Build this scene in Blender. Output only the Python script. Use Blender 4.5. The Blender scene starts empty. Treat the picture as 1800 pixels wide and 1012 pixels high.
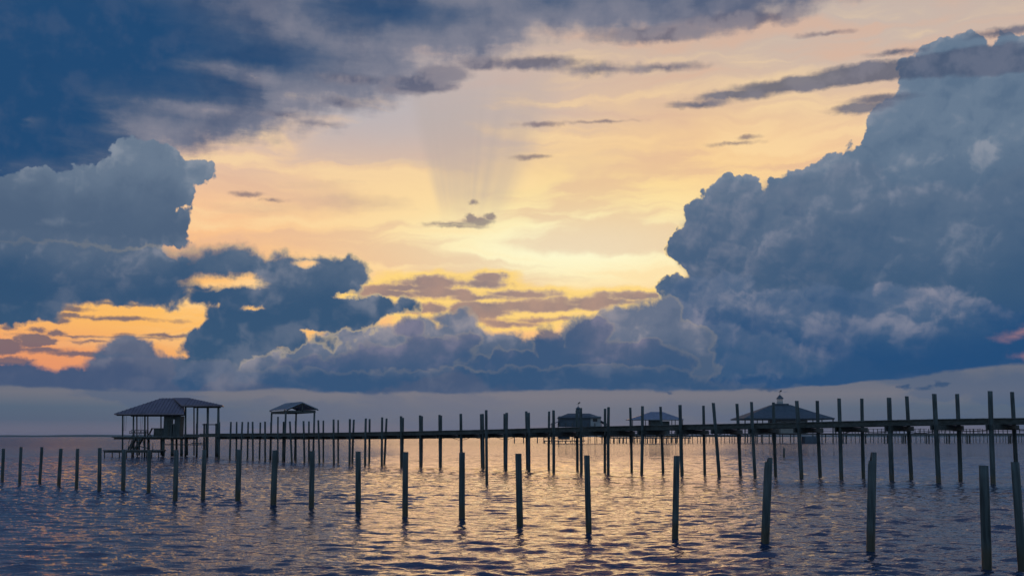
import bpy, bmesh, math, random
import numpy as np
from mathutils import Vector, Matrix
random.seed(7)
rng = np.random.default_rng(11)
scene = bpy.context.scene
COL = scene.collection
R = math.radians

# ------------------------------------------------------------------ camera
H = 2.6                                   # eye height above the water
FPX = 1800.0                              # focal length in photo pixels (36 mm lens, 36 mm sensor)
PITCH = math.atan(261.0 / 1800.0)
cam_data = bpy.data.cameras.new('camera')
cam = bpy.data.objects.new('camera', cam_data); COL.objects.link(cam)
cam.location = (0, 0, H); cam.rotation_euler = (math.pi / 2 + PITCH, 0, 0)
cam_data.lens = 36; cam_data.sensor_width = 36
cam_data.clip_start = 0.1; cam_data.clip_end = 60000
scene.camera = cam
scene.render.resolution_x = 1024; scene.render.resolution_y = 575
scene.view_settings.view_transform = 'Standard'; scene.view_settings.look = 'None'
scene.view_settings.exposure = 0; scene.view_settings.gamma = 1

def ray(px, py):
    a = (px - 900) / FPX; b = (506 - py) / FPX
    return Vector((a, math.cos(PITCH) - b * math.sin(PITCH), math.sin(PITCH) + b * math.cos(PITCH)))
def at(px, py, Y):
    d = ray(px, py); t = Y / d.y
    return Vector((d.x * t, Y, H + d.z * t))
def on_water(px, py):
    d = ray(px, py); t = -H / d.z
    return Vector((d.x * t, d.y * t, 0))
def azel(px, py):
    d = ray(px, py).normalized()
    return math.degrees(math.atan2(d.x, d.y)), math.degrees(math.asin(d.z))
def lin(c):
    r = []
    for v in c[:3]:
        v /= 255.0
        r.append(v / 12.92 if v <= 0.04045 else ((v + 0.055) / 1.055) ** 2.4)
    return tuple(r)

# ------------------------------------------------------------------ world (sunset sky, all procedural, in azimuth / elevation)
world = bpy.data.worlds.new('World'); scene.world = world; world.use_nodes = True
NT = world.node_tree; NT.nodes.clear()
class S:                                   # small expression wrapper round a node socket
    def __init__(s, k): s.k = k
    def __add__(a, b): return mth('ADD', a, b)
    def __radd__(a, b): return mth('ADD', b, a)
    def __sub__(a, b): return mth('SUBTRACT', a, b)
    def __rsub__(a, b): return mth('SUBTRACT', b, a)
    def __mul__(a, b): return mth('MULTIPLY', a, b)
    def __rmul__(a, b): return mth('MULTIPLY', b, a)
    def __truediv__(a, b): return mth('DIVIDE', a, b)
def put(node, idx, v):
    if isinstance(v, S): NT.links.new(v.k, node.inputs[idx])
    elif v is not None:
        cur = node.inputs[idx]
        if hasattr(cur.default_value, '__len__'):
            n = len(cur.default_value); v = tuple(v) + (1.0,) * (n - len(v))
            cur.default_value = v[:n]
        else: cur.default_value = v
def mth(op, a, b=None, c=None, clamp=False):
    n = NT.nodes.new('ShaderNodeMath'); n.operation = op; n.use_clamp = clamp
    put(n, 0, a); put(n, 1, b); put(n, 2, c)
    return S(n.outputs[0])
def vm(op, a, b=None, c=None, scale=None):
    n = NT.nodes.new('ShaderNodeVectorMath'); n.operation = op
    put(n, 0, a); put(n, 1, b); put(n, 2, c)
    if scale is not None: put(n, 3, scale)
    return S(n.outputs['Value'] if op in ('LENGTH', 'DOT_PRODUCT', 'DISTANCE') else n.outputs['Vector'])
def noise(v, scale, detail=4, rough=0.5, dist=0.0, col=False, lac=2.0):
    n = NT.nodes.new('ShaderNodeTexNoise'); n.noise_dimensions = '2D'
    put(n, 'Vector', v); n.inputs['Scale'].default_value = scale; n.inputs['Detail'].default_value = detail
    n.inputs['Roughness'].default_value = rough; n.inputs['Distortion'].default_value = dist
    n.inputs['Lacunarity'].default_value = lac
    return S(n.outputs['Color' if col else 'Fac'])
def voro(v, scale, detail=2, rough=0.5):
    n = NT.nodes.new('ShaderNodeTexVoronoi'); n.voronoi_dimensions = '2D'; n.feature = 'F1'
    n.normalize = True
    put(n, 'Vector', v); n.inputs['Scale'].default_value = scale; n.inputs['Detail'].default_value = detail
    n.inputs['Roughness'].default_value = rough
    return S(n.outputs['Distance'])
def sstep(x, a, b, lo=0.0, hi=1.0):
    n = NT.nodes.new('ShaderNodeMapRange'); n.interpolation_type = 'SMOOTHSTEP'
    put(n, 0, x); put(n, 1, a); put(n, 2, b); put(n, 3, lo); put(n, 4, hi)
    return S(n.outputs[0])
def mixc(f, a, b):
    n = NT.nodes.new('ShaderNodeMix'); n.data_type = 'RGBA'; n.clamp_factor = True
    put(n, 0, f); put(n, 6, a); put(n, 7, b)
    return S(n.outputs[2])
def addc(f, a, b):
    n = NT.nodes.new('ShaderNodeMix'); n.data_type = 'RGBA'; n.blend_type = 'ADD'; n.clamp_factor = False
    put(n, 0, f); put(n, 6, a); put(n, 7, b)
    return S(n.outputs[2])
def ramp(x, stops):
    n = NT.nodes.new('ShaderNodeValToRGB'); e = n.color_ramp.elements
    while len(e) < len(stops): e.new(0.5)
    for i, (p, c) in enumerate(stops): e[i].position = p; e[i].color = lin(c) + (1,)
    put(n, 0, x)
    return S(n.outputs[0])
def rgb(*c): return lin(c)
def blobs(p, lst, k=0.25):
    """signed field in degrees, positive inside the union of ellipses given in photo pixels"""
    f = None
    for b in lst:
        cx, cy, rx, ry = b
        a, e = azel(cx, cy); sx = 31.4 / rx; sy = 31.4 / ry
        d = vm('LENGTH', vm('MULTIPLY_ADD', p, (sx, sy, 0), (-a * sx, -e * sy, 0)))
        m = min(rx, ry) / 31.4
        g = mth('MULTIPLY_ADD', d, -m, m)
        f = g if f is None else (mth('SMOOTH_MAX', f, g, k) if k else mth('MAXIMUM', f, g))
    return f

tc = NT.nodes.new('ShaderNodeTexCoord'); DIR = S(tc.outputs['Generated'])
sx = NT.nodes.new('ShaderNodeSeparateXYZ'); NT.links.new(tc.outputs['Generated'], sx.inputs[0])
DX, DY, DZ = (S(o) for o in sx.outputs)
DEG = 57.29578
AZ = mth('ARCTAN2', DX, DY) * DEG
EL = mth('ARCSINE', DZ) * DEG
cx_ = NT.nodes.new('ShaderNodeCombineXYZ'); put(cx_, 0, AZ); put(cx_, 1, EL)
P = S(cx_.outputs[0])

# shared warps: fine ragged, billowy and streaky
w_big = vm('SUBTRACT', noise(P, 0.35, 5, 0.55, col=True), (0.5, 0.5, 0.5))
w_fin = vm('SUBTRACT', noise(P, 1.3, 6, 0.62, col=True), (0.5, 0.5, 0.5))
PS = vm('MULTIPLY', P, (0.28, 1.25, 0))
w_str = vm('SUBTRACT', noise(vm('ADD', PS, (7.3, 2.1, 0)), 0.6, 6, 0.6, col=True), (0.5, 0.5, 0.5))
P_cum = vm('MULTIPLY_ADD', w_fin, (0.42, 0.42, 0), P)
P_cum = vm('MULTIPLY_ADD', w_big, (1.3, 1.3, 0), P_cum)
P_str = vm('MULTIPLY_ADD', w_str, (5.5, 1.3, 0), P)
P_str = vm('MULTIPLY_ADD', w_fin, (1.0, 0.5, 0), P_str)
P_wsp = vm('MULTIPLY_ADD', w_str, (2.5, 0.5, 0), P)
P_wsp = vm('MULTIPLY_ADD', w_fin, (0.9, 0.35, 0), P_wsp)
w_puf = vm('SUBTRACT', noise(vm('ADD', P, (5.1, 8.7, 0)), 0.5, 3, 0.45, col=True), (0.5, 0.5, 0.5))
puff_p = vm('MULTIPLY_ADD', w_puf, (1.3, 1.0, 0), P)
puff_p = vm('MULTIPLY_ADD', w_fin, (0.22, 0.22, 0), puff_p)
def dome(v): return 1.0 - v * v
bil = voro(puff_p, 0.62, 3, 0.50)                                    # billow field, small in the puff centres
emb = dome(bil) - dome(voro(vm('ADD', puff_p, (-0.10, 0.26, 0)), 0.62, 3, 0.50))   # >0 where a puff turns upward
bl_p = vm('ADD', puff_p, (11.0, 4.0, 0))
embL = dome(voro(bl_p, 0.26, 3, 0.42)) - dome(voro(vm('ADD', bl_p, (-0.35, 0.70, 0)), 0.26, 3, 0.42))
soft = noise(vm('ADD', P_wsp, (31.0, 5.0, 0)), 0.16, 4, 0.5)
softf = noise(vm('ADD', P, (3.0, 15.0, 0)), 0.55, 5, 0.55)
strk = noise(vm('MULTIPLY', vm('MULTIPLY_ADD', w_big, (1.2, 1.2, 0), P), (0.16, 0.95, 0)), 0.55, 5, 0.5, 0.4)
dia = noise(vm('ADD', vm('MULTIPLY', vm('MULTIPLY_ADD', w_big, (0.8, 0.8, 0), P), (0.35, 0.35, 0)), (0, 0, 0)), 0.5, 4, 0.5)

def glow(px, py, rx, ry):
    a, e = azel(px, py)
    d = vm('LENGTH', vm('MULTIPLY_ADD', P, (31.4 / rx, 31.4 / ry, 0), (-a * 31.4 / rx, -e * 31.4 / ry, 0)))
    return mth('EXPONENT', mth('MULTIPLY', d * d, -1.0))

# --- clear sky and high veil
def ely(py): return azel(900, py)[1]
t = sstep(EL, -2, 60, 0, 1)
t = mth('DIVIDE', EL, 40.0, clamp=True)
sky = ramp(t, [(0.0, (205, 160, 140)), (0.10, (255, 188, 118)), (0.25, (253, 190, 140)), (0.38, (232, 192, 166)),
               (0.60, (178, 168, 166)), (0.80, (120, 130, 146)), (1.0, (92, 108, 132))])
sky = mixc(glow(1060, 320, 560, 200) * 0.8, sky, rgb(255, 206, 140))
sky = mixc(glow(1010, 410, 400, 120) * 1.0, sky, rgb(255, 230, 160))
sky = mixc(glow(1000, 440, 300, 66) * 1.0, sky, rgb(255, 250, 208))
sky = mixc(glow(640, 150, 420, 130) * 0.75, sky, rgb(192, 180, 180))
sky = mixc(glow(1500, 50, 330, 110) * 0.7, sky, rgb(200, 184, 174))
sky = mixc(glow(240, 550, 330, 90) * 0.95, sky, rgb(255, 192, 100))
sky = mixc(glow(60, 640, 260, 60) * 0.8, sky, rgb(228, 140, 104))
# cirrus streaks
cir = sstep(strk, 0.46, 0.66)
sky = mixc(cir * sstep(EL, 5, 10) * 0.5, sky, rgb(222, 178, 152))
cir2 = sstep(strk, 0.50, 0.30)
sky = mixc(cir2 * sstep(EL, 3, 8) * sstep(EL, 26, 18) * 0.5, sky, rgb(255, 222, 166))
sky = mixc(blobs(P_str, [(620, 355, 110, 24), (480, 365, 120, 14), (560, 330, 80, 12)], 0.3) * 0.7 * mth('ADD', soft, 0.3), sky, rgb(176, 152, 146))
sky = mixc(sstep(strk, 0.40, 0.58) * glow(640, 190, 360, 95) * 0.75, sky, rgb(180, 180, 188))
# crepuscular shade: a fan of dim shafts standing over the hidden sun
sa, se = azel(814, 536)
ang = mth('DIVIDE', AZ - sa, mth('MAXIMUM', EL - se, 0.5))
shaft = noise(vm('MULTIPLY', (1, 1, 1), ang), 9.0, 2, 0.5)
fan = sstep(ang, -0.32, -0.20) * sstep(ang, 0.56, 0.30) * sstep(EL, ely(405), ely(325)) * sstep(EL, ely(60), ely(230))
fan = fan * mth('MULTIPLY_ADD', shaft, 0.6, 0.45)
sky = mixc(fan * 0.65, sky, rgb(184, 170, 164))

# --- dark cloud deck over the top left
deck = blobs(P_str, [(150, 70, 440, 160), (-60, 190, 270, 125), (430, 100, 340, 85), (680, 20, 330, 80), (190, 195, 210, 60),
                     (440, 165, 150, 30), (980, 0, 270, 52), (1180, -5, 220, 50), (350, 200, 130, 20), (-300, 150, 500, 300),
                     (500, -140, 1000, 110), (1500, -60, 330, 45)], 0.6)
dk = deck + (softf - 0.5) * 1.15 + (soft - 0.5) * 0.9
hole = blobs(P_wsp, [(395, 120, 90, 12), (455, 135, 42, 13), (355, 193, 60, 8), (52, 212, 34, 20), (30, 290, 70, 18)], 0.2)
dk = dk - mth('MAXIMUM', hole + 0.25, 0.0) * 2.2
m_deck = sstep(dk, -0.6, 0.65)
c_deck = mixc(sstep(dk, 0.0, 2.4), rgb(134, 134, 148), rgb(78, 96, 124))
c_deck = mixc(sstep(dk, 1.0, 3.4), c_deck, rgb(34, 74, 116))
c_deck = mixc(sstep(softf, 0.45, 0.75) * 0.22, c_deck, rgb(92, 104, 130))
c_deck = mixc(sstep(soft, 0.5, 0.75) * 0.5, c_deck, rgb(22, 62, 104))
sky = mixc(m_deck, sky, c_deck)

# --- torn cloudlets below the deck, and the long dark streak on the right
s1 = blobs(P_wsp, [(735, 148, 55, 20), (775, 130, 60, 13), (760, 150, 40, 12), (700, 155, 35, 9), (850, 112, 48, 14), (935, 112, 95, 15), (1050, 122, 70, 10),
                   (1170, 118, 85, 8), (585, 180, 30, 8), (490, 202, 34, 7), (563, 218, 30, 4), (620, 140, 70, 10), (1300, 35, 110, 16),
                   (1150, 60, 120, 14)], 0.15)
s1 = s1 + (softf - 0.5) * 0.55
sky = mixc(sstep(s1, -0.15, 0.25) * 0.85, sky, mixc(sstep(softf, 0.40, 0.62), rgb(88, 94, 118), rgb(132, 128, 140)))
s2 = blobs(P_wsp, [(1235, 182, 55, 6), (1300, 166, 80, 9), (1400, 148, 110, 13), (1520, 130, 120, 17), (1660, 112, 150, 19),
                   (1800, 105, 140, 17), (1510, 190, 50, 9), (1545, 176, 50, 7), (1760, 58, 60, 7), (1580, 92, 40, 6)], 0.1)
s2 = s2 + (softf - 0.5) * 0.25
P_sm = vm('MULTIPLY_ADD', w_fin, (0.7, 0.35, 0), P)
s3 = blobs(P_sm, [(950, 218, 34, 4), (1060, 214, 60, 3), (1290, 252, 40, 4), (1310, 242, 22, 4), (940, 276, 32, 4), (435, 342, 24, 3.5), (478, 352, 18, 3.5),
                   (790, 393, 54, 3.2), (842, 389, 30, 5), (862, 381, 11, 7), (826, 383, 7, 7), (800, 397, 40, 3), (832, 356, 6, 4), (1450, 60, 40, 5)], 0.05)
s3 = s3 + (softf - 0.5) * 0.32
m3 = sstep(s3, -0.07, 0.12)
sky = mixc(m3 * 0.75, sky, rgb(116, 106, 120))

# --- small broken clouds round the hidden sun
s4 = blobs(P_wsp, [(755, 497, 55, 9), (715, 506, 60, 7), (690, 515, 60, 9), (862, 490, 26, 7), (850, 500, 40, 8), (760, 515, 60, 6),
                   (905, 517, 60, 5), (845, 524, 50, 6), (960, 538, 90, 7), (1050, 530, 80, 7), (1120, 520, 60, 6), (905, 568, 42, 4.5),
                   (980, 560, 60, 3), (715, 540, 55, 8), (770, 542, 25, 8), (800, 560, 50, 8), (850, 545, 60, 14)], 0.08)
s4 = s4 + (softf - 0.5) * 0.5
m4 = sstep(s4, -0.14, 0.10)
rim4 = sstep(s4, -0.45, -0.10) * sstep(s4, 0.05, -0.08)
sky = mixc(rim4 * 0.8, sky, rgb(255, 214, 120))
sky = mixc(m4 * 0.88, sky, mixc(softf, rgb(98, 100, 120), rgb(178, 142, 130)))
# small dark puffs in the orange gap on the left
s5 = blobs(P_wsp, [(113, 563, 20, 5), (62, 580, 14, 4), (98, 586, 14, 6), (58, 598, 22, 11), (12, 608, 22, 12), (235, 593, 55, 2.5),
                   (70, 615, 30, 4), (15, 575, 12, 4), (120, 590, 50, 2), (150, 600, 26, 2), (20, 635, 22, 6), (100, 555, 70, 2.5), (190, 560, 60, 2), (300, 590, 50, 2), (160, 622, 70, 3), (60, 540, 80, 5), (210, 532, 60, 3)], 0.06)
s5 = s5 + (softf - 0.5) * 0.3
sky = mixc(sstep(s5, -0.08, 0.08) * 0.85, sky, rgb(92, 92, 112))

SUN_A, SUN_E = azel(960, 500)
SUNP = glow(900, 500, 520, 200)

def cumulus(sky, lst, c_lo, c_hi, c_light, lo, hi, k=0.3, amp=0.55, edge=0.07, rim=0.7, holes=None, hk=1.0, op=1.0, emb_amt=1.0, wp=None):
    f = blobs(P_cum if wp is None else wp, lst, k)
    f = f + mth('MULTIPLY_ADD', bil, -2.2 * amp, 0.85 * amp)
    if holes:
        h = blobs(P_str2, holes, 0.1) + (softf - 0.5) * 0.35
        f = mth('MINIMUM', f, mth('MULTIPLY_ADD', h, -hk, 0.0))
    m = sstep(f, (edge * -1.0) if isinstance(edge, S) else -edge, edge)
    tt = sstep(EL + (soft - 0.5) * 5.0 + (softf - 0.5) * 1.5, ely(lo), ely(hi))
    c = mixc(tt, c_lo, c_hi)
    sh = embL * 2.4 + emb * 1.3 + sstep(f, 1.1, 0.0) * 0.16 + (softf - 0.5) * 0.55 + (soft - 0.5) * 0.7
    c = mixc(sstep(sh, 0.04, 0.50) * emb_amt * mth('MULTIPLY_ADD', tt, 0.7, 0.3), c, c_light)
    c = mixc(sstep(sh, 0.02, -0.42) * 0.6 * emb_amt, c, c_lo)
    if rim:
        rr = sstep(f, -0.14, 0.03) * sstep(f, 0.2, 0.05) * SUNP * rim
        sky = mixc(rr, sky, rgb(255, 222, 150))
    return mixc(m * op, sky, c), f, m

P_str2 = vm('MULTIPLY_ADD', w_fin, (0.9, 0.6, 0), vm('MULTIPLY_ADD', w_str, (1.6, 0.4, 0), P))
# --- far cumulus, upper left
sky, fA, mA = cumulus(sky, [(40, 400, 130, 85), (150, 400, 130, 85), (215, 345, 85, 60), (262, 290, 58, 40), (330, 300, 40, 18), (225, 268, 22, 16),
                            (290, 340, 40, 40), (285, 395, 42, 28), (90, 335, 40, 28), (20, 345, 50, 32), (-150, 400, 160, 90), (110, 465, 200, 50)],
                      rgb(78, 98, 124), rgb(104, 121, 142), rgb(142, 150, 163), 450, 300, amp=0.6, rim=0.0, emb_amt=0.8)
# --- the great cumulonimbus on the right
BIG = [(1500, 298, 26, 24), (1458, 308, 34, 26), (1405, 316, 34, 24), (1362, 338, 20, 16), (1350, 665, 220, 30), (1600, 640, 200, 40), (1180, 668, 150, 24), (1672, 104, 66, 34), (1640, 140, 52, 46), (1640, 205, 70, 70), (1570, 240, 62, 42), (1760, 150, 120, 66), (1730, 290, 220, 150), (1495, 322, 40, 34),
       (1550, 300, 60, 50), (1425, 325, 60, 36), (1372, 335, 34, 24), (1290, 350, 48, 36), (1248, 385, 40, 30), (1232, 440, 56, 42), (1300, 440, 110, 80), (1330, 380, 70, 60), (1400, 380, 90, 60),
       (1420, 470, 200, 120), (1650, 480, 240, 190), (1880, 420, 200, 250), (1205, 520, 42, 34), (1200, 575, 80, 50), (1350, 590, 210, 90), (1560, 595, 220, 82),
       (1720, 590, 90, 75), (2150, 400, 250, 260)]
sky, fB, mB = cumulus(sky, BIG, rgb(68, 95, 125), rgb(104, 123, 145), rgb(146, 152, 165), 480, 240, k=0.10, amp=0.62, rim=1.3, holes=[(1341, 308, 9, 24)], emb_amt=0.8)
# nearer masses of the same cloud, one before the other
sky, f2, m2 = cumulus(sky, [(1495, 330, 50, 32), (1425, 345, 62, 34), (1372, 345, 32, 22), (1290, 362, 48, 36), (1248, 395, 40, 30), (1240, 450, 50, 42), (1420, 480, 200, 130), (1590, 400, 110, 70),
                            (1700, 440, 150, 90), (1840, 430, 120, 120), (1700, 560, 200, 110)],
                      rgb(54, 86, 120), rgb(92, 111, 135), rgb(132, 139, 157), 560, 340, k=0.3, amp=0.42, edge=0.30, rim=0.0, op=0.75, emb_amt=0.8)
m2 = m2 * mB
sky, f4, m4b = cumulus(sky, [(1215, 520, 40, 30), (1285, 512, 40, 26), (1350, 524, 60, 18), (1420, 560, 110, 50), (1240, 580, 90, 60), (1330, 600, 130, 60), (1580, 570, 150, 60), (1700, 590, 90, 60)],
                      rgb(48, 84, 124), rgb(84, 106, 136), rgb(142, 142, 158), 610, 495, k=0.25, amp=0.4, edge=0.16, rim=0.0, op=0.75)
sky = mixc(mB * sstep(EL + (soft - 0.5) * 4.0, ely(540), ely(650)) * 0.8, sky, rgb(30, 74, 120))
sky, fS, mS = cumulus(sky, [(1195, 560, 46, 26), (1160, 590, 60, 36), (1240, 610, 90, 40), (1120, 620, 80, 36), (1330, 630, 110, 34)],
                      rgb(56, 88, 124), rgb(94, 110, 138), rgb(134, 134, 152), 630, 560, k=0.25, amp=0.4, edge=0.16, rim=0.0, op=0.8)
sky = mixc(mB * glow(1250, 430, 190, 150) * 0.5 * sstep(emb + (softf - 0.5) * 0.6, -0.12, 0.22, 0.15, 1.0), sky, rgb(136, 138, 154))
# streak crossing in front of it
sky = mixc(sstep(s2, -0.12, 0.16) * 0.85, sky, mixc(sstep(softf, 0.4, 0.65), rgb(74, 88, 114), rgb(98, 106, 128)))

# --- pale lilac row of low cumulus in the middle
sky, fC, mC = cumulus(sky, [(700, 620, 110, 50), (800, 600, 70, 36), (860, 625, 80, 40), (600, 640, 130, 46), (960, 630, 80, 40), (1060, 600, 80, 46), (1110, 575, 52, 34),
                            (1150, 560, 40, 34), (1010, 640, 200, 50), (740, 582, 40, 22), (620, 600, 60, 26), (560, 618, 46, 20), (480, 640, 90, 30), (800, 560, 36, 12), (1170, 620, 90, 60)],
                      rgb(74, 95, 124), rgb(104, 115, 137), rgb(146, 143, 153), 655, 560, k=0.2, amp=0.5, edge=0.22, rim=0.25)
sky, fD, mD = cumulus(sky, [(700, 640, 90, 34), (770, 612, 60, 24), (640, 655, 80, 30), (962, 605, 34, 30), (1030, 600, 36, 34), (1000, 635, 70, 30), (900, 640, 80, 22),
                            (1120, 640, 90, 40), (830, 600, 18, 12), (715, 575, 22, 12), (1045, 575, 22, 20), (560, 655, 60, 24)],
                      rgb(58, 86, 122), rgb(88, 100, 128), rgb(118, 118, 142), 650, 560, k=0.2, amp=0.5, edge=0.16, rim=0.15, op=0.85)
# --- dark bank on the left with its orange window, and the leaning tower beside the gap
sky, fE, mE = cumulus(sky, [(60, 480, 220, 46), (-150, 490, 260, 70), (270, 475, 150, 38), (400, 462, 80, 26), (455, 470, 90, 26), (250, 508, 100, 20), (40, 515, 90, 26), (395, 518, 100, 13),
                            (560, 480, 60, 26), (595, 490, 50, 32), (610, 472, 26, 16), (545, 505, 80, 40), (640, 540, 70, 18), (560, 550, 110, 34), (470, 555, 85, 40),
                            (420, 590, 60, 36), (375, 615, 48, 36), (345, 650, 34, 30), (480, 600, 80, 14)],
                      rgb(56, 86, 118), rgb(96, 112, 134), rgb(140, 143, 156), 560, 430, k=0.15, amp=0.5, edge=0.11 + glow(-20, 430, 330, 50) * 1.1, rim=0.8,
                      holes=[(398, 497, 58, 9), (440, 495, 22, 10), (540, 463, 16, 5), (437, 540, 14, 2.5), (608, 520, 18, 4)], hk=1.6)
sky = mixc(mE * glow(130, 505, 330, 50) * 0.6, sky, rgb(44, 78, 114))
# --- long low bank over the horizon
sky, fF, mF = cumulus(sky, [(228, 628, 42, 28), (200, 640, 40, 22), (260, 655, 70, 24), (150, 662, 80, 18), (60, 672, 120, 18), (-80, 670, 140, 22), (340, 660, 70, 20), (440, 668, 90, 18),
                            (560, 672, 120, 18), (700, 674, 140, 18), (860, 672, 160, 18), (1040, 668, 180, 20), (10, 655, 30, 12), (300, 640, 26, 14), (300, 690, 500, 22), (860, 690, 460, 22)],
                      rgb(54, 84, 120), rgb(80, 98, 126), rgb(104, 114, 136), 664, 615, k=0.3, amp=0.35, edge=0.16, rim=0.15, op=0.97)
# pink-lit scraps at the far right under the anvil
s6 = blobs(P_wsp, [(1796, 582, 18, 9), (1776, 592, 20, 6), (1800, 625, 16, 6)], 0.1) + (softf - 0.5) * 0.7
sky = mixc(sstep(s6, -0.2, 0.35) * 0.5, sky, rgb(196, 140, 132))
# --- thin band of hazy sky between the cloud base and the water
wob = (strk - 0.5) * 1.2 + (softf - 0.5) * 0.5
base_l = sstep(AZ, 13, 27, ely(689), ely(652))
mb = sstep(EL + wob * 0.6 - base_l, 0.08, -0.10)
band = ramp(sstep(EL, 0.0, 3.0), [(0.0, (108, 106, 124)), (0.2, (84, 98, 120)), (0.5, (84, 101, 122)), (0.85, (112, 114, 126)), (1.0, (104, 110, 126))])
band = mixc(sstep(strk, 0.50, 0.62) * 0.6, band, rgb(72, 94, 124))
band = mixc(glow(900, 720, 520, 60) * 0.45, band, rgb(140, 132, 138))
sky = mixc(mb, sky, band)
s7 = blobs(P_wsp, [(1650, 677, 12, 6), (1625, 682, 12, 3), (1593, 680, 5, 4), (1360, 688, 14, 3), (1180, 693, 5, 2)], 0.05) + (softf - 0.5) * 0.15
sky = mixc(sstep(s7, -0.05, 0.08) * 0.7, sky, rgb(40, 74, 112))

# --- unseen sky: physical dusk term plus colours added to light water and piles
nsk = NT.nodes.new('ShaderNodeTexSky'); nsk.sky_type = 'NISHITA'; nsk.sun_disc = False
nsk.sun_elevation = R(max(SUN_E, 3)); nsk.sun_rotation = R(SUN_A)
nis = vm('SCALE', S(nsk.outputs[0]), scale=0.06)
up = sstep(EL, 24, 34)
ovh = mixc(sstep(soft, 0.38, 0.62), rgb(40, 70, 112), rgb(84, 102, 134))
ovh = mixc(sstep(mth('ABSOLUTE', AZ - 3.0), 15, 2) * sstep(EL, 44, 27), ovh, rgb(228, 150, 96))  # warm patch added overhead so the waves reflect a golden column
sky = mixc(up * 0.9, sky, ovh)
side = sstep(mth('ABSOLUTE', AZ), 34, 75)
sky = mixc(side * 0.9, sky, addc(1.0, nis, mixc(sstep(EL, 0, 50), rgb(96, 130, 160), rgb(88, 122, 160))))  # flat blue added on top of the dusk sky as fill for the piles
sky = mixc(sstep(EL, 0.0, -1.0), sky, rgb(50, 66, 92))
bg = NT.nodes.new('ShaderNodeBackground'); NT.links.new(sky.k, bg.inputs[0]); bg.inputs[1].default_value = 1.0
wo = NT.nodes.new('ShaderNodeOutputWorld'); NT.links.new(bg.outputs[0], wo.inputs[0])
world.cycles.sampling_method = 'MANUAL'; world.cycles.sample_map_resolution = 512

# ------------------------------------------------------------------ sun (veiled by cloud)
sd = bpy.data.lights.new('sun', 'SUN'); sd.energy = 0.13; sd.angle = R(22); sd.color = (1.0, 0.54, 0.20)
sun = bpy.data.objects.new('sun', sd); COL.objects.link(sun)
sdir = Vector((math.sin(R(SUN_A)) * math.cos(R(SUN_E)), math.cos(R(SUN_A)) * math.cos(R(SUN_E)), math.sin(R(SUN_E))))
sun.rotation_euler = sdir.to_track_quat('Z', 'Y').to_euler()

# ------------------------------------------------------------------ materials
def mat(name):
    m = bpy.data.materials.new(name); m.use_nodes = True
    nt = m.node_tree; b = nt.nodes['Principled BSDF']
    return m, nt, b
def nd(nt, typ, **kw):
    n = nt.nodes.new(typ)
    for k, v in kw.items(): setattr(n, k, v)
    return n
def wood(name, dark, light, scale=(14, 14, 1.2), wet=None, rough=0.85, obj=True):
    m, nt, b = mat(name)
    L = nt.links.new
    g = nd(nt, 'ShaderNodeNewGeometry'); t_ = nd(nt, 'ShaderNodeTexCoord')
    mp = nd(nt, 'ShaderNodeMapping'); mp.inputs['Scale'].default_value = scale
    L(g.outputs['Position'], mp.inputs[0])
    n1 = nd(nt, 'ShaderNodeTexNoise'); n1.inputs['Scale'].default_value = 1.0; n1.inputs['Detail'].default_value = 5
    L(mp.outputs[0], n1.inputs['Vector'])
    n2 = nd(nt, 'ShaderNodeTexNoise'); n2.inputs['Scale'].default_value = 0.9; n2.inputs['Detail'].default_value = 3
    L(g.outputs['Position'], n2.inputs['Vector'])
    cr = nd(nt, 'ShaderNodeValToRGB'); cr.color_ramp.elements[0].color = dark + (1,); cr.color_ramp.elements[1].color = light + (1,)
    cr.color_ramp.elements[0].position = 0.32; cr.color_ramp.elements[1].position = 0.68
    ad = nd(nt, 'ShaderNodeMath', operation='MULTIPLY_ADD'); L(n2.outputs[0], ad.inputs[0]); ad.inputs[1].default_value = 0.5
    sb = nd(nt, 'ShaderNodeMath', operation='MULTIPLY_ADD'); L(n1.outputs[0], sb.inputs[0]); sb.inputs[1].default_value = 0.8; sb.inputs[2].default_value = -0.15
    L(sb.outputs[0], ad.inputs[2]); L(ad.outputs[0], cr.inputs[0])
    col = cr.outputs[0]
    if wet:
        sp = nd(nt, 'ShaderNodeSeparateXYZ'); L(g.outputs['Position'], sp.inputs[0])
        hz = nd(nt, 'ShaderNodeMath', operation='MULTIPLY_ADD'); L(n2.outputs[0], hz.inputs[0]); hz.inputs[1].default_value = -0.35; L(sp.outputs[2], hz.inputs[2])
        mr = nd(nt, 'ShaderNodeMapRange'); L(hz.outputs[0], mr.inputs[0]); mr.inputs[1].default_value = 0.12; mr.inputs[2].default_value = 0.38
        mx = nd(nt, 'ShaderNodeMix', data_type='RGBA'); L(mr.outputs[0], mx.inputs[0]); mx.inputs[6].default_value = wet + (1,); L(col, mx.inputs[7])
        col = mx.outputs[2]
        rr = nd(nt, 'ShaderNodeMapRange'); L(mr.outputs[0], rr.inputs[0]); rr.inputs[3].default_value = 0.35; rr.inputs[4].default_value = rough
        L(rr.outputs[0], b.inputs['Roughness'])
    else: b.inputs['Roughness'].default_value = rough
    L(col, b.inputs['Base Color'])
    bp = nd(nt, 'ShaderNodeBump'); bp.inputs['Strength'].default_value = 0.5; bp.inputs['Distance'].default_value = 0.02
    L(n1.outputs[0], bp.inputs['Height']); L(bp.outputs[0], b.inputs['Normal'])
    return m
M_PILE = wood('weathered_piling_wood', (0.016, 0.026, 0.03), (0.075, 0.10, 0.108), (22, 22, 1.1), wet=(0.018, 0.022, 0.016))
M_DECK = wood('grey_deck_boards', (0.035, 0.042, 0.045), (0.12, 0.13, 0.135), (3, 9, 9))
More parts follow.
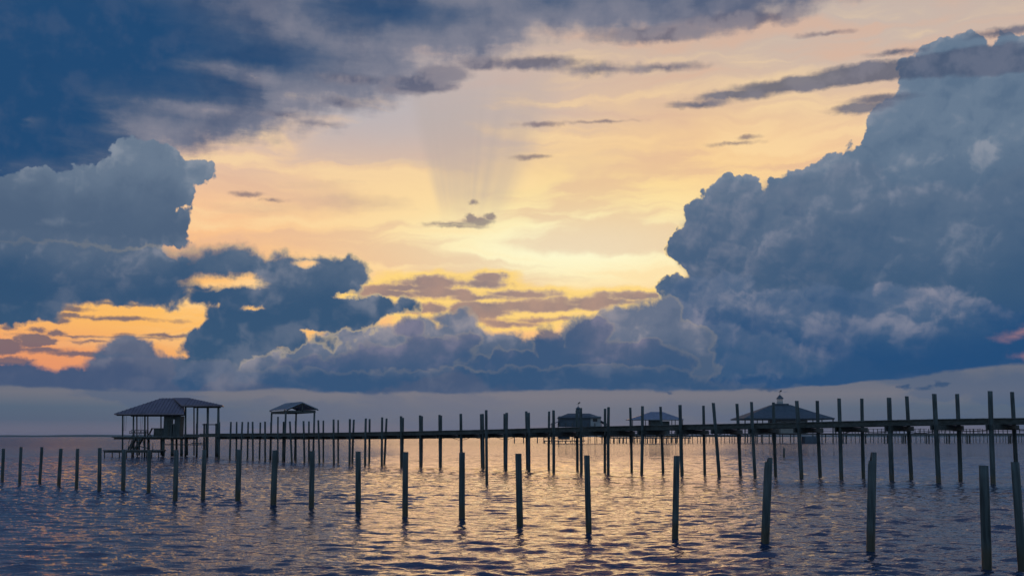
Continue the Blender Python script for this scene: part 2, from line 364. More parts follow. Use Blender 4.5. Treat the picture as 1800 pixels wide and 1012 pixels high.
M_BEAM = wood('pier_beam_wood', (0.02, 0.026, 0.026), (0.07, 0.08, 0.08), (3, 6, 12))
M_WALL = wood('plank_siding', (0.03, 0.045, 0.05), (0.08, 0.10, 0.11), (9, 9, 1.0))
M_FAR = wood('distant_timber', (0.04, 0.042, 0.045), (0.11, 0.11, 0.11), (2, 2, 1.0))
def metal(name, c, rough=0.45):
    m, nt, b = mat(name); L = nt.links.new
    n1 = nd(nt, 'ShaderNodeTexNoise'); n1.inputs['Scale'].default_value = 0.8; n1.inputs['Detail'].default_value = 6
    g = nd(nt, 'ShaderNodeNewGeometry'); L(g.outputs['Position'], n1.inputs['Vector'])
    cr = nd(nt, 'ShaderNodeValToRGB'); cr.color_ramp.elements[0].position = 0.3; cr.color_ramp.elements[1].position = 0.75
    cr.color_ramp.elements[0].color = tuple(v * 0.7 for v in c) + (1,); cr.color_ramp.elements[1].color = tuple(c) + (1,)
    L(n1.outputs[0], cr.inputs[0]); L(cr.outputs[0], b.inputs['Base Color'])
    b.inputs['Metallic'].default_value = 0.35; b.inputs['Roughness'].default_value = rough
    return m
M_ROOF = metal('sheet_metal_roof', (0.20, 0.17, 0.22)); M_ROOF2 = metal('blue_grey_metal_roof', (0.24, 0.28, 0.38))
M_SHING = metal('slate_grey_shingle', (0.09, 0.12, 0.16), 0.8); M_PALE = metal('pale_painted_wall', (0.42, 0.44, 0.46), 0.8)
M_DARK = metal('dark_fitting', (0.04, 0.04, 0.045), 0.6)

# ------------------------------------------------------------------ mesh helpers
class MB:
    def __init__(s): s.v = []; s.f = []
    def add(s, vs, fs):
        o = len(s.v); s.v += [tuple(v) for v in vs]; s.f += [tuple(i + o for i in f) for f in fs]; return s
    def box(s, x0, x1, y0, y1, z0, z1):
        return s.add([(x0, y0, z0), (x1, y0, z0), (x1, y1, z0), (x0, y1, z0), (x0, y0, z1), (x1, y0, z1), (x1, y1, z1), (x0, y1, z1)],
                     [(0, 3, 2, 1), (4, 5, 6, 7), (0, 1, 5, 4), (1, 2, 6, 5), (2, 3, 7, 6), (3, 0, 4, 7)])
    def beam(s, a, b, w, h, up=(0, 0, 1)):
        a = Vector(a); b = Vector(b); d = (b - a).normalized(); u = Vector(up)
        sd_ = d.cross(u)
        if sd_.length < 1e-4: sd_ = d.cross(Vector((1, 0, 0)))
        sd_.normalize(); u = sd_.cross(d).normalized()
        q = [(-1, -1), (1, -1), (1, 1), (-1, 1)]
        vs = [p + sd_ * (i * w / 2) + u * (j * h / 2) for p in (a, b) for i, j in q]
        return s.add(vs, [(0, 1, 2, 3), (7, 6, 5, 4), (0, 4, 5, 1), (1, 5, 6, 2), (2, 6, 7, 3), (3, 7, 4, 0)])
    def tube(s, a, b, r0, r1=None, n=10, cap=True):
        a = Vector(a); b = Vector(b); r1 = r0 if r1 is None else r1
        d = (b - a).normalized(); u = d.orthogonal().normalized(); w = d.cross(u)
        vs = [a + (u * math.cos(2 * math.pi * i / n) + w * math.sin(2 * math.pi * i / n)) * r0 for i in range(n)]
        vs += [b + (u * math.cos(2 * math.pi * i / n) + w * math.sin(2 * math.pi * i / n)) * r1 for i in range(n)]
        fs = [(i, (i + 1) % n, n + (i + 1) % n, n + i) for i in range(n)]
        if cap: fs += [tuple(range(n - 1, -1, -1)), tuple(range(n, 2 * n))]
        return s.add(vs, fs)
    def slab(s, pts, th):
        """a polygon given by its top corners, thickened straight down"""
        n = len(pts); lo = [(p[0], p[1], p[2] - th) for p in pts]
        return s.add(list(pts) + lo, [tuple(range(n)), tuple(range(2 * n - 1, n - 1, -1))] + [(i, n + i, n + (i + 1) % n, (i + 1) % n) for i in range(n)])
    def build(s, name, m, parent=None, origin=None, smooth=False):
        o0 = Vector(origin) if origin is not None else Vector((0, 0, 0))
        me = bpy.data.meshes.new(name); me.from_pydata([tuple(Vector(v) - o0) for v in s.v], [], s.f)
        bm = bmesh.new(); bm.from_mesh(me); bmesh.ops.recalc_face_normals(bm, faces=bm.faces); bm.to_mesh(me); bm.free()
        if smooth:
            for p in me.polygons: p.use_smooth = abs(p.normal.z) < 0.7
        me.materials.append(m)
        o = bpy.data.objects.new(name, me); COL.objects.link(o)
        if origin is not None: o.location = o0
        if parent is not None:
            o.parent = parent
            w_ = Vector((0, 0, 0)); q = parent
            while q is not None: w_ += q.location; q = q.parent
            o.location = (Vector(origin) if origin is not None else Vector((0, 0, 0))) - w_
        return o
def thing(name, label, cat, loc, group=None):
    o = bpy.data.objects.new(name, None); COL.objects.link(o); o.location = loc
    o.empty_display_size = 0.3
    o['label'] = label; o['category'] = cat
    if group: o['group'] = group
    return o
def tag(o, label, cat, group=None):
    o['label'] = label; o['category'] = cat
    if group: o['group'] = group
    return o
def structure(o): o['kind'] = 'structure'; return o

def pile_mesh(base, top, r, seed, notch=0, n=16):
    """one weathered round timber pile: slightly bent, flattened, checked top"""
    rg = random.Random(seed); mb = MB()
    base = Vector(base); top = Vector(top); ax = top - base; Ls = ax.length
    low = base - ax.normalized() * 1.6
    rings = 14; vs = []
    ph = rg.uniform(0, 6.28); bend = rg.uniform(-0.012, 0.012) * Ls / 2; el = rg.uniform(0.0, 0.06)
    u = Vector((1, 0, 0)); w = Vector((0, 1, 0))
    for j in range(rings):
        t_ = j / (rings - 1); c = low.lerp(top, t_)
        c = c + u * (math.sin(t_ * 3.1) * bend + rg.uniform(-0.002, 0.002)) 
        rr = r * (1.05 - 0.10 * t_) * (1 + rg.uniform(-0.012, 0.012))
        for i in range(n):
            a = 2 * math.pi * i / n
            k = rr * (1 + el * math.cos(2 * a + ph) + 0.02 * math.sin(5 * a + ph * 3))
            vs.append(c + u * (math.cos(a) * k) + w * (math.sin(a) * k))
    tilt = rg.uniform(-0.25, 0.25)
    for i in range(n):
        a = 2 * math.pi * i / n; v = vs[(rings - 1) * n + i]; v.z += math.cos(a + ph) * r * tilt * 0.4
    if notch:
        for i in range(n):
            if math.cos(2 * math.pi * i / n) < -0.25: vs[(rings - 1) * n + i].z -= notch
    fs = [(j * n + i, j * n + (i + 1) % n, (j + 1) * n + (i + 1) % n, (j + 1) * n + i) for j in range(rings - 1) for i in range(n)]
    if notch:      # flat-topped step instead of one sloping cap
        hi = [i for i in range(n) if math.cos(2 * math.pi * i / n) >= -0.25]; lo = [i for i in range(n) if i not in hi]
        o = (rings - 1) * n
        # upright face of the step
        a_, b_ = hi[0], hi[-1]
        hi_sorted = sorted(hi, key=lambda i: ((i + n // 2) % n)); lo_sorted = sorted(lo)
        e0, e1 = hi_sorted[0], hi_sorted[-1]
        k0 = len(vs); vs.append(vs[o + e0] - Vector((0, 0, notch))); vs.append(vs[o + e1] - Vector((0, 0, notch)))
        fs.append(tuple(o + i for i in hi_sorted)); fs.append(tuple([k0 + 1] + [o + i for i in lo_sorted] + [k0]))
        fs.append((o + e0, k0, k0 + 1, o + e1))
    else: fs.append(tuple((rings - 1) * n + i for i in range(n)))
    mb.add(vs, fs); return mb

# ------------------------------------------------------------------ water
def build_water():
    A0 = 33.0
    fine = np.radians(np.arange(-A0, A0 + 1e-6, 0.062))
    coarse = np.radians(np.linspace(A0, 360 - A0, 60))[1:-1]
    ang = np.concatenate([fine, coarse]); na = len(ang)
    r = [0.5, 2, 4, 6, 8, 10, 11.5]; rr = 12.5
    while rr < 150: r.append(rr); rr *= 1.0036
    while rr < 12000: r.append(rr); rr *= 1.06
    r = np.array(r); nr = len(r)
    A, RR = np.meshgrid(ang, r); X = RR * np.sin(A); Y = RR * np.cos(A); Z = np.zeros_like(X)
    dr = np.gradient(r)[:, None] * np.ones_like(X)
    K = 120
    lam = np.exp(rng.uniform(math.log(0.22), math.log(1.9), K)); th = rng.normal(0.12, 0.42, K); ph = rng.uniform(0, 6.28, K)
    # slope spectrum: short wavelets carry most of the slope
    for l, t_, p_ in zip(lam, th, ph):
        k = 2 * math.pi / l; kx, ky = k * math.sin(t_), k * math.cos(t_)
        amp = 0.066 * np.exp(-(math.log(l / 0.55)) ** 2 / 1.3) / k
        fade = np.clip((l / dr - 2.0) / 1.5, 0, 1)
        grp = 0.65 + 0.35 * np.sin(X * 0.23 * math.cos(p_) + Y * 0.17 * math.sin(p_) + p_ * 3)
        s_ = np.sin(kx * X + ky * Y + p_)
        Z += amp * fade * grp * (s_ + 0.18 * np.cos(2 * (kx * X + ky * Y + p_)))
    Z *= np.clip((RR - 8) / 4, 0, 1)
    patch = 0.80 + 0.28 * np.sin(X * 0.11 + Y * 0.045 + 1.0) * np.sin(Y * 0.14 - X * 0.03) 
    Z *= patch
    inside = (np.abs(np.degrees(np.where(A > math.pi, A - 2 * math.pi, A))) <= A0 + 0.01)
    Z = np.where(inside, Z, 0)
    co = np.stack([X, Y, Z], -1).reshape(-1, 3)
    i = np.arange(nr - 1)[:, None]; j = np.arange(na)[None, :]; j2 = (j + 1) % na
    f = np.stack([i * na + j, (i + 1) * na + j + 0 * i, (i + 1) * na + j2, i * na + j2], -1).reshape(-1, 4)
    f = f[:, ::-1]
    me = bpy.data.meshes.new('water'); nv = len(co); nf = len(f)
    me.vertices.add(nv); me.vertices.foreach_set('co', co.astype(np.float32).ravel())
    me.loops.add(nf * 4); me.loops.foreach_set('vertex_index', f.astype(np.int32).ravel())
    me.polygons.add(nf); me.polygons.foreach_set('loop_start', np.arange(0, nf * 4, 4, dtype=np.int32))
    me.polygons.foreach_set('use_smooth', np.ones(nf, dtype=bool))
    me.update(calc_edges=True)
    if me.polygons[0].normal.z < 0: me.flip_normals()
    o = bpy.data.objects.new('water', me); COL.objects.link(o); structure(o)
    m, nt, b = mat('bay_water'); L = nt.links.new
    b.inputs['Base Color'].default_value = (0.004, 0.022, 0.07, 1)
    b.inputs['Roughness'].default_value = 0.06; b.inputs['IOR'].default_value = 2.0
    g = nd(nt, 'ShaderNodeNewGeometry')
    ln = nd(nt, 'ShaderNodeVectorMath', operation='LENGTH'); L(g.outputs['Position'], ln.inputs[0])
    far = nd(nt, 'ShaderNodeMapRange'); L(ln.outputs['Value'], far.inputs[0]); far.inputs[1].default_value = 35; far.inputs[2].default_value = 150
    fr_ = nd(nt, 'ShaderNodeMapRange'); L(ln.outputs['Value'], fr_.inputs[0]); fr_.inputs[1].default_value = 40; fr_.inputs[2].default_value = 350; fr_.inputs[3].default_value = 0.02; fr_.inputs[4].default_value = 0.20
    L(fr_.outputs[0], b.inputs['Roughness'])
    m1 = nd(nt, 'ShaderNodeMapping'); m1.inputs['Scale'].default_value = (1.3, 4.6, 1); m1.inputs['Rotation'].default_value = (0, 0, R(14)); L(g.outputs['Position'], m1.inputs[0])
    n1 = nd(nt, 'ShaderNodeTexNoise', noise_dimensions='2D'); n1.inputs['Scale'].default_value = 1.6; n1.inputs['Detail'].default_value = 3; n1.inputs['Roughness'].default_value = 0.55
    L(m1.outputs[0], n1.inputs['Vector'])
    m2 = nd(nt, 'ShaderNodeMapping'); m2.inputs['Scale'].default_value = (0.40, 1.15, 1); m2.inputs['Rotation'].default_value = (0, 0, R(14)); L(g.outputs['Position'], m2.inputs[0])
    n2 = nd(nt, 'ShaderNodeTexNoise', noise_dimensions='2D'); n2.inputs['Scale'].default_value = 1.3; n2.inputs['Detail'].default_value = 3; n2.inputs['Roughness'].default_value = 0.6
    L(m2.outputs[0], n2.inputs['Vector'])
    b1 = nd(nt, 'ShaderNodeBump'); b1.inputs['Strength'].default_value = 1.0; b1.inputs['Distance'].default_value = 0.028; L(n1.outputs[0], b1.inputs['Height'])
    b2 = nd(nt, 'ShaderNodeBump'); b2.inputs['Distance'].default_value = 0.42; L(n2.outputs[0], b2.inputs['Height']); L(far.outputs[0], b2.inputs['Strength']); L(b1.outputs[0], b2.inputs['Normal'])
    far3 = nd(nt, 'ShaderNodeMapRange'); L(ln.outputs['Value'], far3.inputs[0]); far3.inputs[1].default_value = 45; far3.inputs[2].default_value = 260
    m3 = nd(nt, 'ShaderNodeMapping'); m3.inputs['Scale'].default_value = (0.55, 0.20, 1); m3.inputs['Rotation'].default_value = (0, 0, R(5)); L(g.outputs['Position'], m3.inputs[0])
    n3 = nd(nt, 'ShaderNodeTexNoise', noise_dimensions='2D'); n3.inputs['Scale'].default_value = 1.0; n3.inputs['Detail'].default_value = 2; n3.inputs['Roughness'].default_value = 0.6
    L(m3.outputs[0], n3.inputs['Vector'])
    b3 = nd(nt, 'ShaderNodeBump'); b3.inputs['Distance'].default_value = 1.1; L(n3.outputs[0], b3.inputs['Height']); L(far3.outputs[0], b3.inputs['Strength']); L(b2.outputs[0], b3.inputs['Normal'])
    L(b3.outputs[0], b.inputs['Normal'])
    me.materials.append(m)
build_water()

# ------------------------------------------------------------------ far shore, right across the horizon
def build_shore():
    mb = MB(); rg = random.Random(5); D = 9000.0
    n = 420; xs = [(-1.0 + 2.0 * i / n) * D * 0.95 for i in range(n + 1)]
    h = []
    for i, x in enumerate(xs):
        h.append(16.5 + 2.2 * math.sin(i * 0.11) + 1.6 * math.sin(i * 0.37 + 1) + rg.uniform(-0.9, 0.9) + (2.0 if x > 0 else 0))
    rows = [(0, -0.5), (25, 0.72), (70, 1.0), (300, 0.95)]
    vs = [];
    for dy, k in rows:
        for x, hh in zip(xs, h): vs.append((x, D + dy + 300 * math.sin(x / 2500.0), hh * k if k > 0 else -1.5))
    m = n + 1
    fs = [(r * m + i, r * m + i + 1, (r + 1) * m + i + 1, (r + 1) * m + i) for r in range(len(rows) - 1) for i in range(n)]
    mb.add(vs, fs)
    ms, nt, b = mat('far_wooded_shore'); b.inputs['Base Color'].default_value = (0.03, 0.05, 0.035, 1); b.inputs['Roughness'].default_value = 1
    nz = nd(nt, 'ShaderNodeTexNoise'); nz.inputs['Scale'].default_value = 0.02
    g = nd(nt, 'ShaderNodeNewGeometry'); nt.links.new(g.outputs['Position'], nz.inputs['Vector'])
    cr = nd(nt, 'ShaderNodeValToRGB'); cr.color_ramp.elements[0].color = (0.02, 0.035, 0.03, 1); cr.color_ramp.elements[1].color = (0.05, 0.075, 0.05, 1)
    nt.links.new(nz.outputs[0], cr.inputs[0]); nt.links.new(cr.outputs[0], b.inputs['Base Color'])
    o = mb.build('far_shore', ms); o['kind'] = 'stuff'; o['label'] = 'low dark wooded shoreline along the horizon'; o['category'] = 'shoreline'
build_shore()

# ------------------------------------------------------------------ foreground row of free-standing pilings
FG = [  # top x, top y, bottom x, bottom y, width px, notch, label
 (6.3, 788, 4, 843, 5.5, 0, 'thin dark piling half against the left edge of the photo, first of the front row'),
 (37, 785, 34.7, 848, 5.3, 0, 'slim piling in open water, second in from the left edge of the front row'),
 (73.8, 785.3, 69.7, 848.5, 5.2, 0, 'slim right-leaning piling, third in from the left edge of the front row'),
 (107, 788, 103.3, 853.5, 6, 0, 'right-leaning piling, fourth in from the left edge of the front row'),
 (136.3, 788, 134, 857, 5.6, 0, 'piling in open water, second to the left of the boathouse lower dock'),
 (175.5, 786.7, 174.6, 863, 6.2, 0, 'piling just left of the end of the boathouse lower dock'),
 (217.8, 789.5, 216, 863.5, 7.2, 0, 'piling in front of the boathouse lower dock under the porch swing'),
 (262.4, 791.8, 261.3, 865.5, 6.8, 0, 'piling in front of the boathouse lower dock below the storage cabinet'),
 (310, 790, 307.5, 878, 8.2, 0, 'piling in front of the boathouse shed corner post'),
 (359.3, 790.5, 356.8, 877, 7.6, 0, 'piling in front of the tall open boat bay of the boathouse'),
 (420.5, 790, 418, 879, 9, 0, 'front row piling just right of the boathouse roof, before the dense pier piles'),
 (484, 791, 480.8, 889, 10, 0, 'piling below the left post of the small gabled shelter'),
 (549, 792, 547.2, 890.5, 9.6, 0, 'piling below the right post of the small gabled shelter'),
 (629.5, 793, 629, 900, 9.4, 0, 'straight front row piling, first past the gabled shelter to the right'),
 (713, 794, 712.8, 907.5, 10, 0, 'front row piling, second past the gabled shelter to the right'),
 (812.3, 795, 812.5, 911, 10.6, 0, 'upright piling left of the golden reflection, hiding the foot of a pier pile'),
 (911.2, 796.7, 913.7, 924, 11.2, 0, 'piling at the left side of the golden reflection, left of the cupola house'),
 (1031.7, 800, 1035.7, 936, 10.4, 0, 'left-leaning piling in the middle of the golden reflection below the cupola house'),
 (1189.5, 800.5, 1187.3, 946, 11.2, 0, 'piling at the right side of the golden reflection, below the hipped gazebo'),
 (1351.3, 803.7, 1345.5, 955, 14, 0.10, 'thick right-leaning piling with a chipped top below the big pavilion'),
 (1533.5, 794.5, 1531, 969, 15.4, 0.19, 'thick tall piling with a stepped top in blue water on the right'),
 (1729, 817.5, 1735, 1000, 16, 0, 'nearest thick piling with a flat top near the right bottom corner'),
 (1784, 811.5, 1797, 1003, 14.5, 0, 'left-leaning thick piling cut by the right edge of the photo'),
]
for i, (tx, ty, bx, by, w, notch, lab) in enumerate(FG):
    base = on_water(bx, by); top = at(tx, ty, base.y)
    r_ = w / FPX * base.y / 2
    o = pile_mesh(base, top, r_, 100 + i, notch).build('piling', M_PILE, origin=base, smooth=True)
    tag(o, lab, 'piling', 'foreground row of free-standing pilings')
for tx, ty, bx, by, w, lab, nm in [
    (854.7, 720.3, 856, 849.5, 4.8, 'tall thin pole standing alone just in front of the pier, taller than its neighbours', 'mooring_pole'),
    (1378.2, 787, 1378.2, 803.5, 3.4, 'short stub of piling alone in open water below the big pavilion', 'piling'),
    (982.3, 775, 982.3, 784.8, 1.4, 'tiny thin stake in the water in front of the cupola house', 'stake')]:
    base = on_water(bx, by); top = at(tx, ty, base.y)
    o = pile_mesh(base, top, w / FPX * base.y / 2, int(tx)).build(nm, M_PILE, origin=base, smooth=True)
    tag(o, lab, 'piling' if nm != 'stake' else 'stake')

# ------------------------------------------------------------------ the long pier
FRONT = [(1740.3, 687, 1746, 850, 8.4), (1642.2, 692, 1650, 848, 8), (1562.7, 698.5, 1567.7, 844.5, 7.8), (1475, 700, 1479, 842, 6.8), (1400.3, 704, 1408.5, 840.5, 6.8), (1321, 706, 1327.7, 838.7, 5.6),
         (1253.9, 707.7, 1264.2, 837.5, 6), (1195.4, 711.3, 1199.4, 835, 6.2), (1129.3, 713.4, 1127.4, 833, 5.4), (1069.7, 715.3, 1069.7, 832, 5.2), (1020.7, 716.6, 1021.8, 830.8, 5.4), (973, 720.8, 973, 829, 5),
         (929.3, 725, 930, 827.5, 5), (890.7, 725, 889.5, 826, 5), (848.5, 727, 849.8, 823.5, 4.6), (810, 726.8, 811, 822, 4.8), (772.5, 728.7, 773.6, 820.5, 4.4), (738.7, 729.7, 739.4, 819.5, 4.8), (705, 731, 705.4, 818.5, 4.6),
         (671.8, 733, 671.2, 817.8, 4), (643, 735, 642, 816.6, 4.2), (615, 736, 614.3, 815.6, 4), (586.4, 736.7, 587.2, 814.5, 4), (559.5, 738, 561.4, 813.4, 3.6), (533.5, 739.5, 535, 812.3, 3.6), (509.5, 740, 512.8, 811.6, 3.5),
         (488.7, 732, 488.7, 810.8, 3), (466, 740.5, 466.5, 809.8, 3.4), (444, 741, 444.7, 809, 3.3), (426, 741, 423.5, 808.2, 3.2), (406, 741, 404, 807.3, 3.2), (385.7, 741.5, 384.8, 806.5, 3.2)]
BACK = [(1779, 688.7, 1787, 845.8, 7), (1682.3, 692, 1688, 844.5, 7), (1593.8, 696, 1601.9, 842, 6.4), (1514.9, 700, 1518, 839.4, 6.4), (1436.6, 704, 1442.3, 837.5, 6.2), (1359.5, 707, 1363.6, 835.5, 5.6),
        (1295.4, 709.2, 1301, 834, 5.8), (1236.5, 712.5, 1238.9, 832.6, 5), (1161, 714.5, 1165.4, 831, 5), (1107.8, 716, 1110, 829.6, 4.4), (1063.7, 718, 1063.7, 828.3, 4.6), (1013.9, 720.5, 1014.7, 826.3, 4.8),
        (965.3, 722.7, 965, 824.6, 4.2), (925, 722.4, 926.6, 823.3, 4.6), (887, 727, 887.5, 821.8, 4.4), (845.5, 727.3, 847.5, 820.3, 4.2), (810.5, 729, 812, 819, 4), (775.3, 730, 774.6, 817.8, 4), (741.7, 731, 740.8, 816.8, 4), (708.3, 734, 706.5, 815.8, 4),
        (679.6, 735, 675.6, 814.7, 3.8), (649.7, 736, 648.8, 813.7, 3.6), (622, 737, 619.7, 812.8, 3.6), (594.4, 737.6, 594.5, 811.9, 3.2), (568.4, 738.6, 568.4, 811, 3.2), (543, 740, 543, 810.1, 3.2), (519.7, 740, 520, 809.2, 3.2), (498.5, 740.6, 497, 808.3, 3.2),
        (476.4, 742, 475.5, 807.5, 3.2), (457.7, 742, 456, 806.8, 3), (436.4, 741, 435.3, 806, 3), (416, 741, 415, 805.2, 3), (397, 742.5, 396.6, 804.4, 3)]
def dtop(px):
    xs = [330, 385, 600, 740, 890, 1090, 1320, 1560, 1800]; ys = [762, 761.5, 760, 757.5, 754, 748, 743.8, 738, 731.5]
    return float(np.interp(px, xs, ys))
pier = thing('pier', 'long raised wooden pier on paired pilings running from the right edge back to the boathouse', 'pier', (0, 80, 0))
ends = []
for k, (fr, bk) in enumerate(zip(FRONT, BACK)):
    bf = on_water(fr[2], fr[3]); bb = on_water(bk[2], bk[3])
    for q, (b_, d_) in enumerate(((bf, fr), (bb, bk))):
        tp = at(d_[0], d_[1], b_.y)
        pile_mesh(b_, tp, d_[4] / FPX * b_.y / 2, 300 + 2 * k + q, n=12).build('pile', M_PILE, pier, origin=b_, smooth=True)
    ends.append((bf, bb, fr, bk))
# deck line follows the middle of the bents
xs = [((e[2][0] + e[2][2]) / 2 + (e[3][0] + e[3][2]) / 2) / 2 for e in ends]
ys = [(e[0].y + e[1].y) / 2 for e in ends]
# smooth world path (quadratic in x)
X_ = np.array([(e[0].x + e[1].x) / 2 for e in ends]); Y_ = np.array(ys)
co_ = np.polyfit(X_, Y_, 3)
ext = [X_[0] + 7.0] + list(X_) + [X_[-1] - 3.2]
path = []
for x in ext:
    y = float(np.polyval(co_, x)); 
    path.append((x, y))
def px_of(x, y, z):
    v = Vector((x, y, z - H)); f_ = Vector((0, math.cos(PITCH), math.sin(PITCH))); dd = v.dot(f_)
    return 900 + FPX * x / dd
pz = []
for x, y in path:
    px = px_of(x, y, 3.7); pz.append(at(px, dtop(px), y - 1.2).z)
pz = np.convolve(np.pad(pz, 2, 'edge'), np.ones(5) / 5, 'valid')
path = [Vector((x, y, z)) for (x, y), z in zip(path, pz)]
def side(i):
    a = path[max(i - 1, 0)]; b_ = path[min(i + 1, len(path) - 1)]; d = (b_ - a); d.z = 0; d.normalize()
    return Vector((-d.y, d.x, 0))      # to one side of the walk
W2 = 1.25
for off, w_, h_, nm in ((-W2, 0.08, 0.30, 'stringer'), (0.0, 0.08, 0.28, 'stringer'), (W2, 0.08, 0.30, 'stringer')):
    mb = MB()
    for i in range(len(path) - 1):
        s0 = side(i) * off; s1_ = side(i + 1) * off
        mb.beam(path[i] + s0 - Vector((0, 0, 0.06 + h_ / 2)), path[i + 1] + s1_ - Vector((0, 0, 0.06 + h_ / 2)), w_, h_)
    mb.build(nm, M_BEAM, pier)
mb = MB(); rg = random.Random(3)
for i in range(len(path) - 1):
    L_ = (path[i + 1] - path[i]).length; n = max(1, int(L_ / 0.155))
    for j in range(n):
        c = path[i].lerp(path[i + 1], (j + 0.5) / n); sd0 = side(i).lerp(side(i + 1), (j + 0.5) / n).normalized()
        dz = Vector((0, 0, rg.uniform(-0.006, 0.004))); e = rg.uniform(-0.03, 0.03)
        mb.beam(c - sd0 * (W2 + 0.13 + e) + dz - Vector((0, 0, 0.028)), c + sd0 * (W2 + 0.13 + e) + dz - Vector((0, 0, 0.028)), 0.14, 0.045)
mb.build('deck_boards', M_DECK, pier)
def deck_z(y_at):
    j = min(range(len(path)), key=lambda i: abs(path[i].y - y_at)); return path[j].z
for k, (bf, bb, fr, bk) in enumerate(ends):
    zc = deck_z((bf.y + bb.y) / 2) - 0.40
    tf = at(fr[0], fr[1], bf.y); tb = at(bk[0], bk[1], bb.y)
    a = bf.lerp(tf, zc / max(tf.z, 1)); b_ = bb.lerp(tb, zc / max(tb.z, 1)); a.z = b_.z = zc - 0.12
    d = (b_ - a).normalized(); n_ = Vector((-d.y, d.x, 0)).normalized() * 0.17
    mb = MB(); e_ = 0.35 if k < 9 else 0.25
    for s_ in (-1, 1): mb.beam(a - d * e_ + n_ * s_, b_ + d * e_ + n_ * s_, 0.07, 0.29)
    mb.build('cap_beam', M_BEAM, pier)
# sagging conduit under the deck between the nearer bents
mb = MB()
for i in range(len(path) - 1):
    if i > 16: break
    a = path[i] - Vector((0, 0, 0.55)) - side(i) * 0; b_ = path[i + 1] - Vector((0, 0, 0.55)); sag = 0.18 if i % 2 else 0.26
    prev = a
    for j in range(1, 9):
        t_ = j / 8; c = a.lerp(b_, t_) - Vector((0, 0, sag * 4 * t_ * (1 - t_))); mb.tube(prev, c, 0.022, n=6, cap=False); prev = c
mb.build('conduit', M_DARK, pier)

# ------------------------------------------------------------------ boathouse at the pier's end
D0 = 134.0
def bp(px, py, dy=0.0, ref=None):            # a point of the boathouse: photo column/row measured on its front plane, pushed dy metres back
    v = at(px, py, D0); v.y += dy; return v
bh = thing('boathouse', 'open-sided boathouse with a two-level grey metal roof at the far left end of the pier', 'boathouse', (bp(300, 767).x, D0 + 3, 0))
DEP = 6.4
def roofpart(px0, pxr0, pxr1, px1, py_e, py_r, hip0=True, hip1=True, name='roof', mat_=M_ROOF, parent=None, D=134.0, dep=6.4, seam=0.42, th=0.14, skew=0.0):
    """hipped / gabled roof: eave corners and ridge ends in photo columns on the front plane at distance D"""
    f0 = at(px0, py_e, D); f1 = at(px1, py_e, D); zr = at(px0, py_r, D + dep / 2).z; ze = f0.z; ze1 = ze
    x0, x1 = f0.x, f1.x; xr0 = at(pxr0, py_r, D + dep / 2).x; xr1 = at(pxr1, py_r, D + dep / 2).x
    A = (x0, D, ze); B = (x1, D, ze); C = (x1 - skew, D + dep, ze); E = (x0 - skew, D + dep, ze); P0 = (xr0, D + dep / 2, zr); P1 = (xr1, D + dep / 2, zr)
    mb = MB(); mb.slab([A, B, P1, P0], th); mb.slab([C, E, P0, P1], th)
    if hip0: mb.slab([E, A, P0], th)
    if hip1: mb.slab([B, C, P1], th)
    if seam:
        sm = mb; n = int((x1 - x0) / seam)
        for i in range(1, n):
            x = x0 + (x1 - x0) * i / n
            t0 = 1.0
            if x < xr0: t0 = (x - x0) / max(xr0 - x0, 1e-3)
            if x > xr1: t0 = min(t0, (x1 - x) / max(x1 - xr1, 1e-3))
            a = Vector((x, D - 0.02, ze + 0.03)); b_ = Vector((x, D + dep / 2 * t0, ze + (zr - ze) * t0 + 0.03))
            if (b_ - a).length > 0.3: sm.beam(a, b_, 0.05, 0.06)
    return mb.build(name, mat_, parent)
def px_post(px_t, py_t, px_b, py_b, D, wpx, parent, m=M_PILE, name='post', dy=0.0):
    t_ = at(px_t, py_t, D); b_ = at(px_b, py_b, D); b_.y += dy; t_.y += dy
    mb = MB(); mb.tube(b_, t_, wpx / FPX * D / 2, wpx / FPX * D / 2 * 0.94, 10); return mb.build(name, m, parent, smooth=True)
ro = roofpart(200.5, 283, 322, 323.5, 726.5, 699.5, True, False, 'roof', M_ROOF, bh, D0 - 0.6, 6.4, skew=1.9)
roofpart(319, 305, 331, 391, 711.5, 698.7, False, True, 'boat_bay_roof', M_ROOF, bh, D0 + 0.2, 4.2, skew=0.95)
mb = MB()
def pxbox(mb, x0, y0, x1, y1, D, d0, d1):
    a = at(x0, y1, D); b_ = at(x1, y0, D); return mb.box(a.x, b_.x, D + d0, D + d1, a.z, b_.z)

for a_ in ((205, 728.2, 322, 730.4, D0, 0, 0.15), (205, 728.2, 296, 730.4, D0, 5.0, 5.15), (325, 712.6, 384, 715.4, D0, 0.6, 0.75), (325, 712.6, 374, 715.4, D0, 3.6, 3.75)):
    mb = MB(); pxbox(mb, *a_); mb.build('eave_beam', M_BEAM, bh)
for px in (214.3, 233.2, 253.3): px_post(px, 728, px - 0.6, 803, D0, 2.9, bh, dy=0.3)
for px in (216, 236, 260): px_post(px, 728, px, 801, D0, 2.4, bh, dy=5.0)
for px in (322.8, 344, 362.8, 380.6): px_post(px, 713, px - (1.6 if px > 340 else 0.4), 803, D0, 3.4, bh, dy=0.8)
for px in (334.6, 347.8, 351.8, 369.2): px_post(px, 743.5, px - 0.6, 803, D0, 3.4, bh, dy=2.8)
for px in (326, 350, 371): px_post(px, 713, px, 801, D0, 2.4, bh, dy=3.6)
for px, w in ((284.6, 5.6), (300.6, 5.4), (317, 5.2)): px_post(px, 770, px - 0.2, 802, D0, w, bh, name='pile', dy=0.5)
for px, w in ((266, 3), (290, 4), (309, 4), (240, 3), (222, 3)): px_post(px, 770, px, 801, D0, w, bh, name='pile', dy=4.6)
